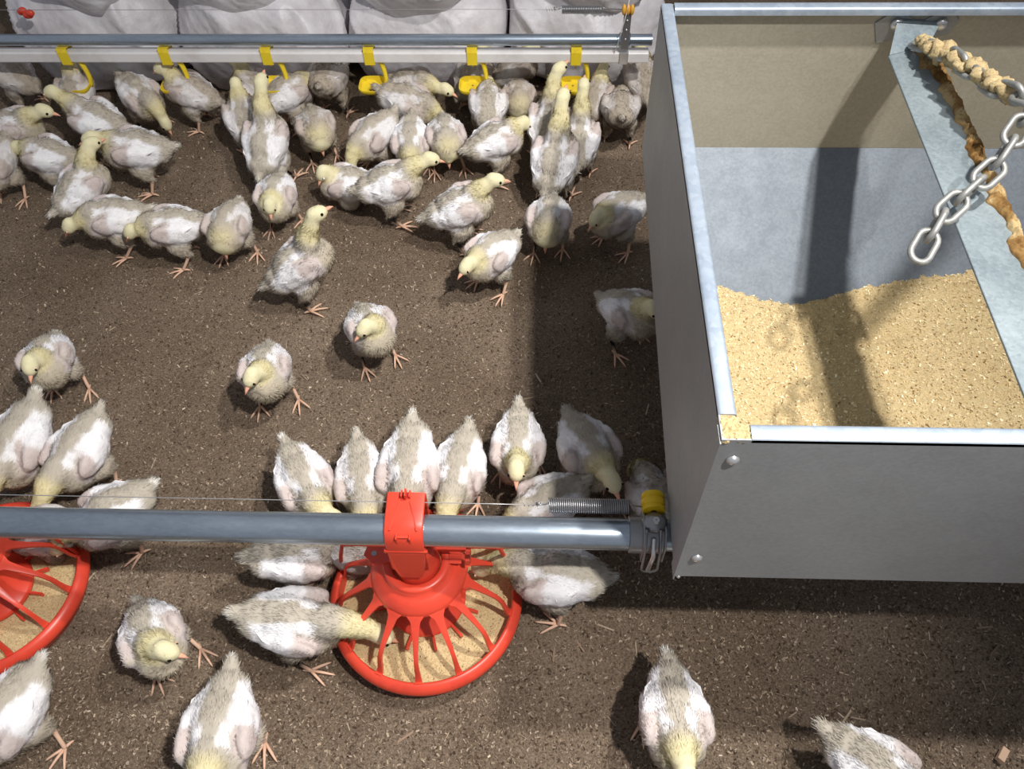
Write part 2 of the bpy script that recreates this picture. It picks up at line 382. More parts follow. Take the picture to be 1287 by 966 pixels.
ii = np.arange(1600).reshape(40, 40); qd = np.stack([ii[:-1, :-1], ii[:-1, 1:], ii[1:, 1:], ii[1:, :-1]], -1).reshape(-1, 4)
b.free()
rc = obj('feed_dust', mesh_np('feed_dust', np.stack([Xg, Yg, Zg], 1), qd), M_feed); tag(rc, 'small patch of tan feed caught on the near left corner of the hopper rim', 'feed', kind='stuff')
so = rc.modifiers.new('thick', 'SOLIDIFY'); so.thickness = .004

# ---------------------------------------------------------------- cross bar over the hopper with chains
BZ = 0.648; BX0, BX1 = 0.522, 0.596
bar = thing('hanger_bar', 'flat galvanised bar bolted across the inside of the hopper with brown feed crust', 'bar', (0.56, 0.85, BZ))
bl = bar.location.copy()
def bobj(name, b, m, smooth=False):
    o = obj(name, b, m, bar, smooth); o.matrix_parent_inverse = Matrix.Translation(-bl); return o
b = bmesh.new(); prism(b, [(BX0, HY0 + .008, BZ), (BX1, HY0 + .008, BZ), (BX1, 1.195, BZ), (BX0 + .004, 1.165, BZ)], (0, 0, .004)); o = bobj('strap', b, M_bar); bevel(o, .0012)
for sx, q in ((-1, (0.553, HY1 - T, .660)), (1, (0.622, HY1 - T, .660))):
    b = bmesh.new(); h = .026; c = Vector(q)
    if sx < 0: pts = [c + Vector(v) for v in ((-.033, -.003, .0), (-.004, -.003, .026), (.022, -.003, .008), (.022, -.003, -.026), (-.020, -.003, -.034))]
    else: pts = [c + Vector(v) for v in ((-.034, -.003, .0), (.004, -.003, .028), (.026, -.003, .006), (.018, -.003, -.018), (-.016, -.003, -.026))]
    prism(b, pts, (0, .003, 0)); bevel(bobj('bracket', b, M_sheet), .0008)
    b = bmesh.new(); ball(b, c + Vector((0, -.006, 0)), (.010, .006, .010)); o = bobj('bolt', b, M_bolt, True)
b = bmesh.new(); prism(b, [(BX0 + .006, 1.166, BZ + .001), (BX1 - .002, 1.194, BZ + .001), (.622, HY1 - .004, BZ + .012), (.553, HY1 - .004, BZ + .018)], (0, 0, .003)); bobj('bracket', b, M_bar)
# crust along the right edge of the bar
yy = np.linspace(.50, 1.19, 520); us = np.linspace(0, 1, 30); Vv = []
for y in yy:
    l = BX1 - .014 - .014 * noise.noise(Vector((y * 22, 0, 3))) - .007 * noise.noise(Vector((y * 70, 5, 3))); rr_ = BX1 + .006 + .008 * noise.noise(Vector((y * 30, 9, 1)))
    if y > 1.13: l -= .018
    for u in us:
        x = l + (rr_ - l) * u; hgt = math.sin(PI * min(1, u * 1.02)) ** .6 * (.009 + .005 * noise.noise(Vector((x * 60, y * 60, 0))) + .004 * noise.noise(Vector((x * 220, y * 220, 0))) + .002 * noise.noise(Vector((x * 600, y * 600, 0))))
        Vv.append((x, y, BZ + .0035 + hgt if 0 < u < 1 else BZ + .002))
ii = np.arange(520 * 30).reshape(520, 30); qd = np.stack([ii[:-1, :-1], ii[:-1, 1:], ii[1:, 1:], ii[1:, :-1]], -1).reshape(-1, 4)
o = obj('feed_crust', mesh_np('feed_crust', Vv, qd), M_crust, bar); o.matrix_parent_inverse = Matrix.Translation(-bl)

def link_bm(L, W, r):
    b = bmesh.new(); pts = []; R = W / 2
    for k in range(11): a = -PI / 2 + PI * k / 10; pts.append((L / 2 - R + R * math.cos(a), R * math.sin(a), 0))
    for k in range(11): a = PI / 2 + PI * k / 10; pts.append((-L / 2 + R + R * math.cos(a), R * math.sin(a), 0))
    tube(b, pts, r, 10, closed=True); return b
link_me = bpy.data.meshes.new('link'); bb_ = link_bm(.044, .025, .0042); bb_.to_mesh(link_me); bb_.free(); link_me.materials.append(M_chain); link_me.shade_smooth()
def chain(label, pts, group='chains holding the hopper bar'):
    t = thing('chain', label, 'chain', pts[0], 0, group); P = [Vector(q) for q in pts]; inv = Matrix.Translation(-P[0]); step = .032
    d = 0; k = 0; seglen = [(P[i + 1] - P[i]).length for i in range(len(P) - 1)]; tot = sum(seglen)
    while d < tot:
        s_ = d; i = 0
        while i < len(seglen) - 1 and s_ > seglen[i]: s_ -= seglen[i]; i += 1
        dr = (P[i + 1] - P[i]).normalized(); pos = P[i] + dr * s_
        o = bpy.data.objects.new('link', link_me); COL.objects.link(o); o.parent = t; o.matrix_parent_inverse = inv
        q = dr.to_track_quat('X', 'Z'); q = q @ Vector((1, 0, 0)).rotation_difference(Vector((1, 0, 0)))
        from mathutils import Quaternion
        q = q @ Quaternion((1, 0, 0), (PI / 2 if k % 2 else 0) + .35 + rnd.uniform(-.2, .2)); o.rotation_mode = 'QUATERNION'; o.rotation_quaternion = q; o.location = pos
        d += step; k += 1
    return t
J = Vector((.612, .905, .742))
chain('galvanised chain looped over the middle of the hopper bar, one end link hanging free', [(.474, .755, .652), (.497, .790, .668), (.560, .84, .697), (.592, .880, .728), J])
chain('feed-coated chain running up from the far end of the hopper bar', [(.572, 1.165, .668), (.585, 1.08, .70), (.600, .98, .72), J + Vector((0, .02, .004))])
chain('galvanised chain hanging the joined hopper chains from above at the right edge', [J + Vector((.006, -.006, .012)), (.70, .93, 1.02), (.78, .95, 1.34)])
pts = []
A_ = Vector((.570, 1.165, .676)); B_ = Vector((.606, .955, .730))
for k in range(120):
    t = k / 119; q = A_.lerp(B_, t) + Vector((rnd.gauss(0, .0045), rnd.gauss(0, .003), rnd.gauss(0, .003) + .002)); r_ = rnd.uniform(.0065, .0125); pts.append((q, (r_, r_, r_ * .8)))
cl = clump('feed_coat', pts, M_feed, None, 3); tag(cl, 'lumpy tan feed stuck all along the far chain above the hopper bar', 'feed', kind='stuff')

# ---------------------------------------------------------------- feed line: auger tube, wire, spring, end bracket
TY, TZ, TR = 0.518, 0.32, 0.0225
b = bmesh.new(); lathe(b, [(TR, -1.35), (TR, HX0 + .25), (TR - .002, HX0 + .25), (TR - .002, -1.35)], 48, (0, TY, TZ), 'X', close_prof=True)
tb = thing('auger_tube', 'thick galvanised auger tube running across the picture above the red pans', 'tube', (0, TY, TZ))
o = obj('pipe', b, M_tube, tb); o.matrix_parent_inverse = Matrix.Translation((0, -TY, -TZ)); sharp(o)
b = bmesh.new(); lathe(b, [(TR + .0005, .128), (TR + .0035, .129), (TR + .0035, .178), (TR + .0005, .179)], 48, (0, TY, TZ), 'X'); o = obj('collar', b, M_steel, tb); o.matrix_parent_inverse = Matrix.Translation((0, -TY, -TZ)); sharp(o)
# end bracket
EX = .162
eb = thing('end_bracket', 'grey end bracket with yellow roller where the thick tube meets the hopper', 'bracket', (EX, TY, TZ))
def eo(name, b, m, smooth=True):
    o = obj(name, b, m, eb, smooth); o.matrix_parent_inverse = Matrix.Translation((-EX, -TY, -TZ)); return o
b = bmesh.new()
for x in (EX - .016, EX + .013): prism(b, [(x, TY - .028, TZ - .030), (x, TY + .026, TZ - .030), (x, TY + .028, TZ + .020), (x, TY + .016, TZ + .034), (x, TY - .016, TZ + .034), (x, TY - .028, TZ + .015)], (.003, 0, 0))
sharp(bevel(eo('clamp_plate', b, M_steel), .001))
b = bmesh.new(); ball(b, (EX, TY + .004, TZ + .030), (.018, .015, .013), 20); sharp(eo('clamp_cap', b, M_steel), 60)
b = bmesh.new(); lathe(b, [(.001, -.001), (.005, -.001), (.005, .004), (.001, .004)], 6, (EX, TY + .0, TZ + .043)); sharp(eo('bolt', b, M_bolt))
b = bmesh.new(); lathe(b, [(.004, .0), (.0155, .0), (.0165, .004), (.0145, .007), (.0165, .010), (.0165, .016), (.0145, .0185), (.0165, .021), (.0155, .026), (.004, .026)], 32, (EX - .001, TY + .018, TZ + .036), 'Y'); sharp(eo('roller', b, M_ylroller), 50)
b = bmesh.new(); u = [(EX - .012, TY - .010, TZ + .036), (EX - .013, TY - .030, TZ + .010), (EX - .013, TY - .034, TZ - .036)] + [(EX - .002 - .011 * math.cos(a), TY - .034, TZ - .040 - .008 * math.sin(a)) for a in (PI * k / 6 for k in range(7))] + [(EX + .009, TY - .034, TZ - .036), (EX + .008, TY - .030, TZ + .010), (EX + .007, TY - .010, TZ + .036)]
tube(b, u, .0018, 8); eo('bail', b, M_steel); b = bmesh.new(); tube(b, [(EX - .002, TY - .020, TZ + .03), (EX - .002, TY - .037, TZ + .008), (EX - .005, TY - .038, TZ - .034)], .0032, 8); eo('pin', b, M_bolt)
b = bmesh.new(); prism(b, [(EX + .014, TY - .026, TZ - .056), (EX + .034, TY - .02, TZ - .040), (EX + .030, TY + .02, TZ - .012), (EX + .014, TY + .01, TZ - .02)], (0, 0, .003))
# wire with spring
WY, WZ = TY + .028, TZ + .026
def spring_thing(label, wlabel, x0, x1, r, turns, y, z, xend_l, xend_r, wr):
    t = thing('tension_spring', label, 'spring', (x0, y, z)); inv = Matrix.Translation((-x0, -y, -z))
    b = bmesh.new(); n = turns * 12
    tube(b, [(x0 + (x1 - x0) * k / n, y + r * math.cos(2 * PI * k / 12), z + r * math.sin(2 * PI * k / 12)) for k in range(n + 1)], (x1 - x0) / turns * .40, 6)
    o = obj('coil', b, M_steel, t); o.matrix_parent_inverse = inv
    b = bmesh.new(); tube(b, [(x1, y, z + r * .8), (x1 + .006, y, z + .003), (xend_r, y, z)], .0012, 6); o = obj('hook', b, M_steel, t); o.matrix_parent_inverse = inv
    b = bmesh.new(); tube(b, [(x0, y, z + r * .8), (x0 - .005, y, z + .002), (x0 - .016, y, z), (x0 - .018, y, z + .006), (x0 - .011, y, z + .006)], .0012, 6); o = obj('hook', b, M_steel, t); o.matrix_parent_inverse = inv
    b = bmesh.new(); tube(b, [(x0 - .014, y, z), (x0 - .09, y, z + .001), (xend_l, y, z + .001)], wr, 6); 
    for k in range(4): tube(b, [(x0 - .016 - k * .006, y, z - .004), (x0 - .019 - k * .006, y + .002, z + .006)], wr, 5)
    wo = obj('wire', b, M_wire); tag(wo, wlabel, 'wire'); return t
spring_thing('tightly coiled steel spring over the near tube, left of the yellow roller', 'thin wire stretched above the near tube toward the coiled spring', .016, .128, .0098, 38, WY, WZ + .004, -1.35, EX - .012, .0007)

# ---------------------------------------------------------------- pan feeder
def make_pan(label, loc, rz):
    t = thing('pan_feeder', label, 'pan feeder', loc, rz, 'red pan feeders under the near tube')
    b = bmesh.new()
    lathe(b, [(.001, .014), (.085, .010), (.128, .010), (.142, .020), (.1475, .050), (.1475, .056), (.1455, .0625), (.148, .0665), (.151, .0665), (.1585, .061), (.1625, .054), (.1625, .047), (.160, .0425), (.155, .041), (.150, .022), (.140, .006), (.120, .0035), (.001, .0035)], 96)
    obj('pan', b, M_red, t); 
    # feed in the pan
    n = 90; rs = np.linspace(0.002, .1475, 30); an = np.linspace(0, 2 * PI, n, endpoint=False); V = []
    for r_ in rs:
        for a in an:
            x, y = r_ * math.cos(a), r_ * math.sin(a)
            V.append((x, y, .036 + .006 * (1 - r_ / .15) + .004 * noise.noise(Vector((x * 30, y * 30, loc[0]))) + .0016 * noise.noise(Vector((x * 160, y * 160, 2)))))
    ii = np.arange(30 * n).reshape(30, n); nxt = np.roll(ii, -1, 1); qd = np.stack([ii[:-1], nxt[:-1], nxt[1:], ii[1:]], -1).reshape(-1, 4)
    f = obj('feed', mesh_np('feed', V, qd), M_feed); f.location = loc; tag(f, 'ground feed lying in the ' + ('middle' if loc[0] > -.5 else 'left edge') + ' red pan', 'feed', kind='stuff')
    def sf(r, n_):
        rr_ = .144 * np.sqrt(r.random(n_)); a_ = r.uniform(0, 2 * PI, n_); return np.stack([rr_ * np.cos(a_), rr_ * np.sin(a_), .041 + .004 * (1 - rr_ / .15)], 1)
    V, Fc, cc = flakes(2500, sf, (.001, .004), [((0.50, 0.36, 0.17), .5), ((0.66, 0.50, 0.26), .4), ((0.82, 0.68, 0.42), .1)], 12, (.3, .8)); obj('feed_crumbs', mesh_np('feed_crumbs', V, Fc, cc), M_flake, f, False)
    # inner cone with fins
    b = bmesh.new(); lathe(b, [(.034, .118), (.037, .100), (.050, .058), (.064, .052), (.067, .048), (.066, .042), (.060, .041), (.048, .050), (.034, .096), (.031, .118)], 64, close_prof=True)
    ic = obj('inner_cone', b, M_red, t)
    for k in range(12):
        b = bmesh.new(); a = 2 * PI * (k + .5) / 12; R_ = Matrix.Rotation(a, 4, 'Z'); vs = box(b, (.058, -.002, .042), (.092, .002, .051)); bmesh.ops.transform(b, matrix=R_, verts=vs); obj('fin', b, M_red, ic, False)
    # grill: hub ring and spokes
    b = bmesh.new(); lathe(b, [(.0385, .192), (.0395, .1985), (.0415, .200), (.0500, .200), (.0525, .197), (.053, .1855), (.060, .183), (.068, .1755), (.0735, .168), (.0775, .1605), (.0765, .1575), (.072, .160), (.063, .170), (.050, .178), (.041, .182), (.0380, .186)], 80, close_prof=True)
    obj('grill_hub', b, M_red, t)
    NS = 14
    path = [(.0690, .1650, .0130), (.0745, .1605, .0130), (.0775, .1580, .0110), (.0800, .1555, .0084), (.0835, .1525, .0070), (.089, .1480, .0062), (.098, .141, .0050), (.114, .129, .0038), (.125, .119, .0034), (.132, .108, .0034), (.136, .094, .0036), (.1395, .076, .0042), (.1445, .0655, .0055), (.150, .0660, .0066)]
    for k in range(NS):
        b = bmesh.new(); a = 2 * PI * k / NS - PI / 2 + .02; R_ = Matrix.Rotation(a, 4, 'Z'); rings = []
        for i, (r_, z, hw) in enumerate(path):
            th = .0042
            q0 = Vector(path[max(i - 1, 0)][:2]); q1 = Vector(path[min(i + 1, len(path) - 1)][:2]); d = (q1 - q0).normalized(); nn = Vector((-d.y, d.x)) * th / 2
            sk = .0 
            ring = [(r_ + nn.x, -hw, z + nn.y), (r_ + nn.x * 1.5, 0, z + nn.y * 1.5), (r_ + nn.x, hw, z + nn.y), (r_ - nn.x, hw, z - nn.y), (r_ - nn.x, -hw, z - nn.y)]
            rings.append([b.verts.new(R_ @ Vector(q)) for q in ring])
        for A, B in zip(rings, rings[1:]):
            for j in range(5): b.faces.new((A[j], A[(j + 1) % 5], B[(j + 1) % 5], B[j]))
        b.faces.new(rings[0]); b.faces.new(rings[-1]); bmesh.ops.recalc_face_normals(b, faces=b.faces[:])
        sharp(obj('grill_spoke', b, M_red, t), 60)
    # outer loops that join neighbouring spokes at the back part (arched frame)
    # drop tube and saddle clamp around the auger tube
    h = TZ - loc[2]; wv = .0275
    b = bmesh.new(); lathe(b, [(.0365, .150), (.0368, .185), (.035, .210), (.030, .235), (.0285, .268), (.0265, .268), (.028, .2), (.034, .18), (.034, .150)], 48); obj('drop_tube', b, M_red, t)
    b = bmesh.new()
    # saddle: profile in the YZ plane wraps the tube
    outer = [(-.036, h - .075), (-.0335, h - .020), (-.032, h + .010), (-.022, h + .0245), (-.006, h + .0300), (.010, h + .0310), (.034, h + .0345), (.036, h + .030), (.034, h + .0), (.032, h - .03), (.032, h - .07)]
    rings = []
    for x in (-wv, -wv + .002, wv - .002, wv):
        sc_ = 0.97 if abs(x) == wv else 1
        rings.append([b.verts.new((x * (1 - .0 * i), y * sc_, h + (z - h) * sc_)) for i, (y, z) in enumerate(outer)])
    for A, B in zip(rings, rings[1:]):
        for j in range(len(outer) - 1): b.faces.new((A[j], A[j + 1], B[j + 1], B[j]))
    bmesh.ops.recalc_face_normals(b, faces=b.faces[:])
    sd = obj('saddle_clamp', b, M_red, t); s_ = sd.modifiers.new('t', 'SOLIDIFY'); s_.thickness = .0028; s_.offset = -1; sharp(sd, 40)
    b = bmesh.new(); prism(b, [(-.0275, -.034, h - .022), (.0275, -.034, h - .022), (.0235, -.040, h - .060), (.016, -.040, h - .095), (-.016, -.040, h - .095), (-.0235, -.040, h - .060)], (0, .02, 0)); bevel(obj('front_shield', b, M_red, t, False), .002)
    b = bmesh.new(); box(b, (-.031, -.0345, h - .021), (.031, -.0300, h - .016)); box(b, (-.0085, -.029, h + .0145), (.0085, -.0235, h + .0185)); box(b, (-.0105, -.033, h + .008), (-.0085, -.020, h + .022)); box(b, (.0085, -.033, h + .008), (.0105, -.020, h + .022))
    prism(b, [(-.020, -.022, h + .0255), (-.018, -.022, h + .0255), (-.006, .02, h + .0325), (-.008, .02, h + .0325)], (0, 0, .002)); prism(b, [(.018, -.022, h + .0255), (.020, -.022, h + .0255), (.008, .02, h + .0325), (.006, .02, h + .0325)], (0, 0, .002))
    box(b, (-.007, .024, h + .034), (-.0045, .034, h + .041)); box(b, (.0045, .024, h + .034), (.007, .034, h + .041)); box(b, (-.0012, .022, h + .034), (.0012, .034, h + .046))
    obj('latch', b, M_red, sd, False)
    # side arms at the hub
    b = bmesh.new(); prism(b, [(-.032, -.004, .199), (-.040, .020, .199), (-.078, .020, .199), (-.082, .006, .199), (-.066, -.010, .199)], (0, 0, .004)); obj('left_tab', b, M_red, t, False)
    b = bmesh.new(); lathe(b, [(.0005, 0), (.0042, 0), (.0042, .0006), (.0005, .0006)], 16, (-.066, .008, .2032)); obj('hole', b, M_steel, t, False)
    b = bmesh.new(); box(b, (.026, .012, .206), (.084, .017, .214)); box(b, (.076, -.006, .196), (.084, .017, .214)); box(b, (.050, -.004, .196), (.070, .012, .200)); bevel(obj('shutter_lever', b, M_red, t, False), .001)
    for sx in (1, -1):
        b = bmesh.new(); tube(b, [(sx * .050, .030, .184), (sx * .100, .034, .180), (sx * .126, .036, .172), (sx * .136, .036, .130), (sx * .146, .036, .066)], .0036, 8); obj('side_loop', b, M_red, t)
    b = bmesh.new(); box(b, (-.060, .044, h - .05), (.062, .050, h - .042)); 
    b.free()
    return t
make_pan('red plastic pan feeder in the middle with spoked grill and feed', (-.186, TY + .008, 0.0), math.radians(0))
make_pan('red plastic pan feeder cut off by the left edge of the picture', (-.936, TY + .008, 0.0), math.radians(9))

# ---------------------------------------------------------------- drinker line
PY = 1.865
b = bmesh.new(); lathe(b, [(.0135, -1.75), (.0135, .262), (.0120, .262), (.0120, -1.75)], 32, (0, PY, .250), 'X', close_prof=True); o = obj('support_pipe', b, M_tube); sharp(o); tag(o, 'thin galvanised support pipe along the top of the drinker line, before the sacks', 'pipe')
b = bmesh.new(); box(b, (-1.75, PY - .014, .195), (.258, PY + .014, .223)); o = obj('water_pipe', b, M_pvc, smooth=False); bevel(o, .004, 3); tag(o, 'square white plastic water pipe carrying the yellow drinkers', 'pipe')
def make_drinker():
    t = thing('nipple_drinker', 'x', 'drinker', (0, PY, .209), 0, 'yellow nipple drinkers on the white water pipe')
    b = bmesh.new()
    prof = [(.0165, .0165), (.0165, -.0165), (-.0165, -.0165), (-.0165, .0165), (-.0140, .0245), (-.0060, .0245)]
    A = [b.verts.new((-.0125, y, z)) for y, z in prof]; B = [b.verts.new((.0125, y, z)) for y, z in prof]
    for k in range(6): b.faces.new((A[k], A[(k + 1) % 6], B[(k + 1) % 6], B[k]))
    bmesh.ops.recalc_face_normals(b, faces=b.faces[:]); o = obj('clip', b, M_yellow, t, False); s_ = o.modifiers.new('t', 'SOLIDIFY'); s_.thickness = .002; s_.offset = 0
    b = bmesh.new(); lathe(b, [(.001, -.0165), (.006, -.0165), (.006, -.024), (.003, -.025), (.003, -.030), (.0005, -.030)], 16); n_ = obj('nipple', b, M_yellow, t)
    b = bmesh.new(); lathe(b, [(.0004, -.030), (.0012, -.030), (.0012, -.037), (.0004, -.037)], 8); obj('pin', b, M_steel, n_)
    b = bmesh.new(); tube(b, [(.010, .002, -.0165), (.022, .002, -.0180), (.027, .001, -.030), (.0305, -.001, -.048), (.0315, -.003, -.064), (.029, -.005, -.078), (.024, -.006, -.088)], [.0045, .0070, .0075, .0070, .0066, .0070, .0075], 12, flat=.8); obj('arm', b, M_yellow, t)
    # cup: rounded rectangle dish
    def rr(a, sx, sy): c_, s_ = math.cos(a), math.sin(a); return (math.copysign(abs(c_) ** .55, c_) * sx, math.copysign(abs(s_) ** .55, s_) * sy)
    b = bmesh.new(); lay = [(.019, .021, -.0865), (.0270, .0290, -.0845), (.0290, .0315, -.0775), (.0302, .0325, -.0735), (.0318, .0340, -.0735), (.0323, .0345, -.0765), (.030, .0320, -.0840), (.0245, .026, -.0905), (.018, .020, -.092)]
    rings = [[b.verts.new((rr(2 * PI * k / 40, sx * 1.08, sy)[0] - .004, rr(2 * PI * k / 40, sx, sy)[1] - .010, z)) for k in range(40)] for sx, sy, z in lay]
    for A, B in zip(rings, rings[1:]):
        for k in range(40): b.faces.new((A[k], A[(k + 1) % 40], B[(k + 1) % 40], B[k]))
    b.faces.new(rings[0]); b.faces.new(rings[-1]); bmesh.ops.recalc_face_normals(b, faces=b.faces[:]); cup = obj('cup', b, M_yellow, t); sharp(cup, 50)
    b = bmesh.new()
    for k in range(5): ball(b, (rnd.uniform(-.018, .012), rnd.uniform(-.028, .006), -.0855), (.0030, .0026, .0014), 8)
    obj('wet_feed', b, mat('wet_feed', (.30, .19, .05), .5), cup)
    return t
dr = make_drinker()
kids = [(c, list(c.children)) for c in dr.children]
dl = ['yellow drinker cup furthest right on the white water pipe, nearest the hopper', 'yellow drinker cup second from the hopper on the white water pipe', 'yellow drinker cup third from the hopper on the white water pipe', 'yellow drinker cup behind the stretching chick, fourth from the hopper', 'yellow drinker cup second from the left on the white water pipe', 'yellow drinker cup furthest left on the white water pipe']
for i in range(6):
    if i == 0: r_ = dr
    else:
        r_ = dr.copy(); COL.objects.link(r_)
        for c, gs in kids:
            d = c.copy(); COL.objects.link(d); d.parent = r_
            for g_ in gs: e = g_.copy(); COL.objects.link(e); e.parent = d
    r_.location = (.080 - .2565 * i, PY, .209); r_['label'] = dl[i]
# hanger by the hopper
HXN = .196
hg = thing('hanger_strap', 'perforated steel hanger strap with orange roller holding the drinker line', 'hanger', (HXN, PY, .25))
def ho(name, b, m, smooth=False):
    o = obj(name, b, m, hg, smooth); o.matrix_parent_inverse = Matrix.Translation((-HXN, -PY, -.25)); return o
b = bmesh.new(); box(b, (HXN - .009, PY - .017, .235), (HXN + .009, PY - .015, .335)); bevel(ho('strap', b, M_steel), .0005)
b = bmesh.new(); lathe(b, [(.0145, -.013), (.0165, -.013), (.0165, .013), (.0145, .013)], 32, (HXN, PY, .250), 'X', close_prof=True); ho('pipe_clamp', b, M_tube, True)
b = bmesh.new(); box(b, (HXN - .012, PY - .0165, .193), (HXN + .012, PY + .0165, .225)); bevel(ho('pipe_clamp', b, M_bolt), .003)
b = bmesh.new()
for k in range(3): ball(b, (HXN - .010 + k * .0095, PY - .016, .336), (.0055, .009, .013), 12)
ho('roller', b, M_orange, True)
b = bmesh.new()
for z in (.262, .286, .310): ball(b, (HXN, PY - .0175, z), .0025, 8)
ho('rivet', b, M_bolt, True)
b = bmesh.new(); tube(b, [(HXN + .004, PY - .02, .40), (HXN - .004, PY - .022, .33), (HXN - .020, PY - .020, .236), (HXN - .022, PY, .222)], .0012, 6); o = obj('cord', b, M_cord); tag(o, 'white cord running down beside the steel hanger strap', 'cord')
spring_thing('coiled steel spring above the drinker line in front of the sacks', 'thin wire stretched in front of the white sacks above the support pipe', .041, .135, .0085, 34, PY, .327, -1.75, HXN - .012, .0006)

# ---------------------------------------------------------------- sacks
def sack(c, r, seed, label, rot=0, e=0.62):
    b = bmesh.new(); bmesh.ops.create_grid(b, x_segments=1, y_segments=1, size=1); b.free()
    nu, nv = 150, 90; th = np.linspace(0, 2 * PI, nu, endpoint=False); ph = np.linspace(-PI / 2, PI / 2, nv)
    T_, P_ = np.meshgrid(th, ph); sg = lambda v, q: np.sign(v) * np.abs(v) ** q
    x = sg(np.cos(P_), e) * sg(np.cos(T_), e); y = sg(np.cos(P_), e) * sg(np.sin(T_), e); z = sg(np.sin(P_), .8)
    D = np.stack([x.ravel(), y.ravel(), z.ravel()], 1); Nn = D / (np.linalg.norm(D, axis=1)[:, None] + 1e-9); V = D * np.array(r)
    # wrinkles gathered as ridges
    n1 = vnoise(V + seed, 7, seed); n2 = vnoise(V * [1, 1, .35] + seed, 22, seed + 1); rg = 1 - np.abs(2 * vnoise(V @ np.array([[.8, .3, .5], [-.3, .9, .2], [.5, -.2, .35]]), 11, seed + 2) - 1)
    V = V + Nn * ((n1 - .5) * .045 + (n2 - .5) * .014 + (rg ** 4) * .018 - .006)[:, None]
    V[:, 2] -= .03 * np.exp(-(V[:, 0] / .12) ** 2) * (V[:, 2] < 0)
    ii = np.arange(nu * nv).reshape(nv, nu); nxt = np.roll(ii, -1, 1); qd = np.stack([ii[:-1], nxt[:-1], nxt[1:], ii[1:]], -1).reshape(-1, 4)
    o = obj('sack', mesh_np('sack', V, qd), M_sack); o.location = c; o.rotation_euler = (0, rot, 0)
    tag(o, label, 'sack', 'filled white sacks along the back wall'); return o
cx = [-1.225, -.763, -.318, .106]
wd = [.232, .228, .217, .214]
nm = ['furthest left', 'behind the left drinkers', 'under the deep sagging fold', 'next to the hopper']
nu_ = ['furthest left, dark crease under it', 'second from the left with a flat round belly', 'third from the left, hanging in a deep rounded fold', 'furthest right, behind the spring and hanger strap']
for i in range(4):
    o = sack((cx[i], 2.19, .132), (wd[i], .205, .150), 3 + i, 'bulging white sack on the litter, lower row, ' + nm[i])
    o = sack((cx[i] + (.03, -.02, .0, .03)[i], 2.18, .430), (wd[i] - .008, .215 + (.0, .0, .012, .0)[i], .205 + (0, .012, .022, .022)[i]), 13 + i, 'upper white woven sack ' + nu_[i], e=.85)
b = bmesh.new()
for k in range(5): ball(b, (-1.335 + k * .008, 1.972 - .004 * k, .262 + .006 * math.sin(k * 2)), (.011, .008, .009), 10)
o = obj('red_tie', b, M_red); tag(o, 'small red plastic tie on the sack in the top left corner', 'tie')
#CHICKS
# ---------------------------------------------------------------- chicks
def union_mesh(parts, vox=.0034, it=9):
    b = bmesh.new()
    for c, r_, R_ in parts: 
        bmesh.ops.create_icosphere(b, subdivisions=3 if max(r_) > .02 else 2, radius=1, matrix=Matrix.Translation(c) @ (R_.to_4x4() if R_ is not None else Matrix.Identity(4)) @ Matrix.Diagonal((*r_, 1)))
    me = bpy.data.meshes.new('tmp'); b.to_mesh(me); b.free()
    o = bpy.data.objects.new('tmp', me); COL.objects.link(o)
    m = o.modifiers.new('r', 'REMESH'); m.mode = 'VOXEL'; m.voxel_size = vox; m.use_smooth_shade = True
    s_ = o.modifiers.new('s', 'SMOOTH'); s_.factor = .5; s_.iterations = it
    bpy.context.view_layer.update(); dg = bpy.context.evaluated_depsgraph_get(); ev = o.evaluated_get(dg); em = ev.to_mesh()
    n = len(em.vertices); V = np.empty(n * 3); em.vertices.foreach_get('co', V); V = V.reshape(-1, 3)
    em.calc_loop_triangles(); t = np.empty(len(em.loop_triangles) * 3, np.int32); em.loop_triangles.foreach_get('vertices', t); t = t.reshape(-1, 3)
    Nn = np.empty(n * 3); em.vertices.foreach_get('normal', Nn); Nn = Nn.reshape(-1, 3)
    ev.to_mesh_clear(); bpy.data.objects.remove(o); bpy.data.meshes.remove(me)
    return V, t, Nn
def bez(p0, p1, p2, p3, t):
    return p0 * (1 - t) ** 3 + p1 * 3 * t * (1 - t) ** 2 + p2 * 3 * t * t * (1 - t) + p3 * t ** 3
POSE = {  # head x, y, z above ground; beak yaw, pitch; body pitch (nose up +); body height
    'U': ((.070, 0, .186), 0, -8, 26, .104),
    'S': ((.060, 0, .222), 0, 20, 36, .106),
    'F': ((.098, 0, .150), 0, -22, 14, .103),
    'L': ((.080, 0, .118), 0, -50, 12, .102),
    'D': ((.088, 0, .056), 0, -70, -8, .100),
    'P': ((.118, 0, .080), 0, -50, -6, .104),
    'K': ((.064, 0, .166), 0, -30, 28, .103),
}
SMOOTH = lambda a, b_, x: np.clip((x - a) / (b_ - a), 0, 1) ** 2 * (3 - 2 * np.clip((x - a) / (b_ - a), 0, 1))
C_DOWN = np.array((.50, .45, .375)); C_WHITE = np.array((.88, .865, .88)); C_PINK = np.array((.64, .545, .525)); C_YEL = np.array((.74, .66, .38)); C_HEAD = np.array((.80, .74, .48)); C_BELLY = np.array((.54, .475, .385)); C_TAIL = np.array((.84, .82, .77)); C_LEG = np.array((.74, .49, .35)); C_BEAK = np.array((.85, .44, .30))
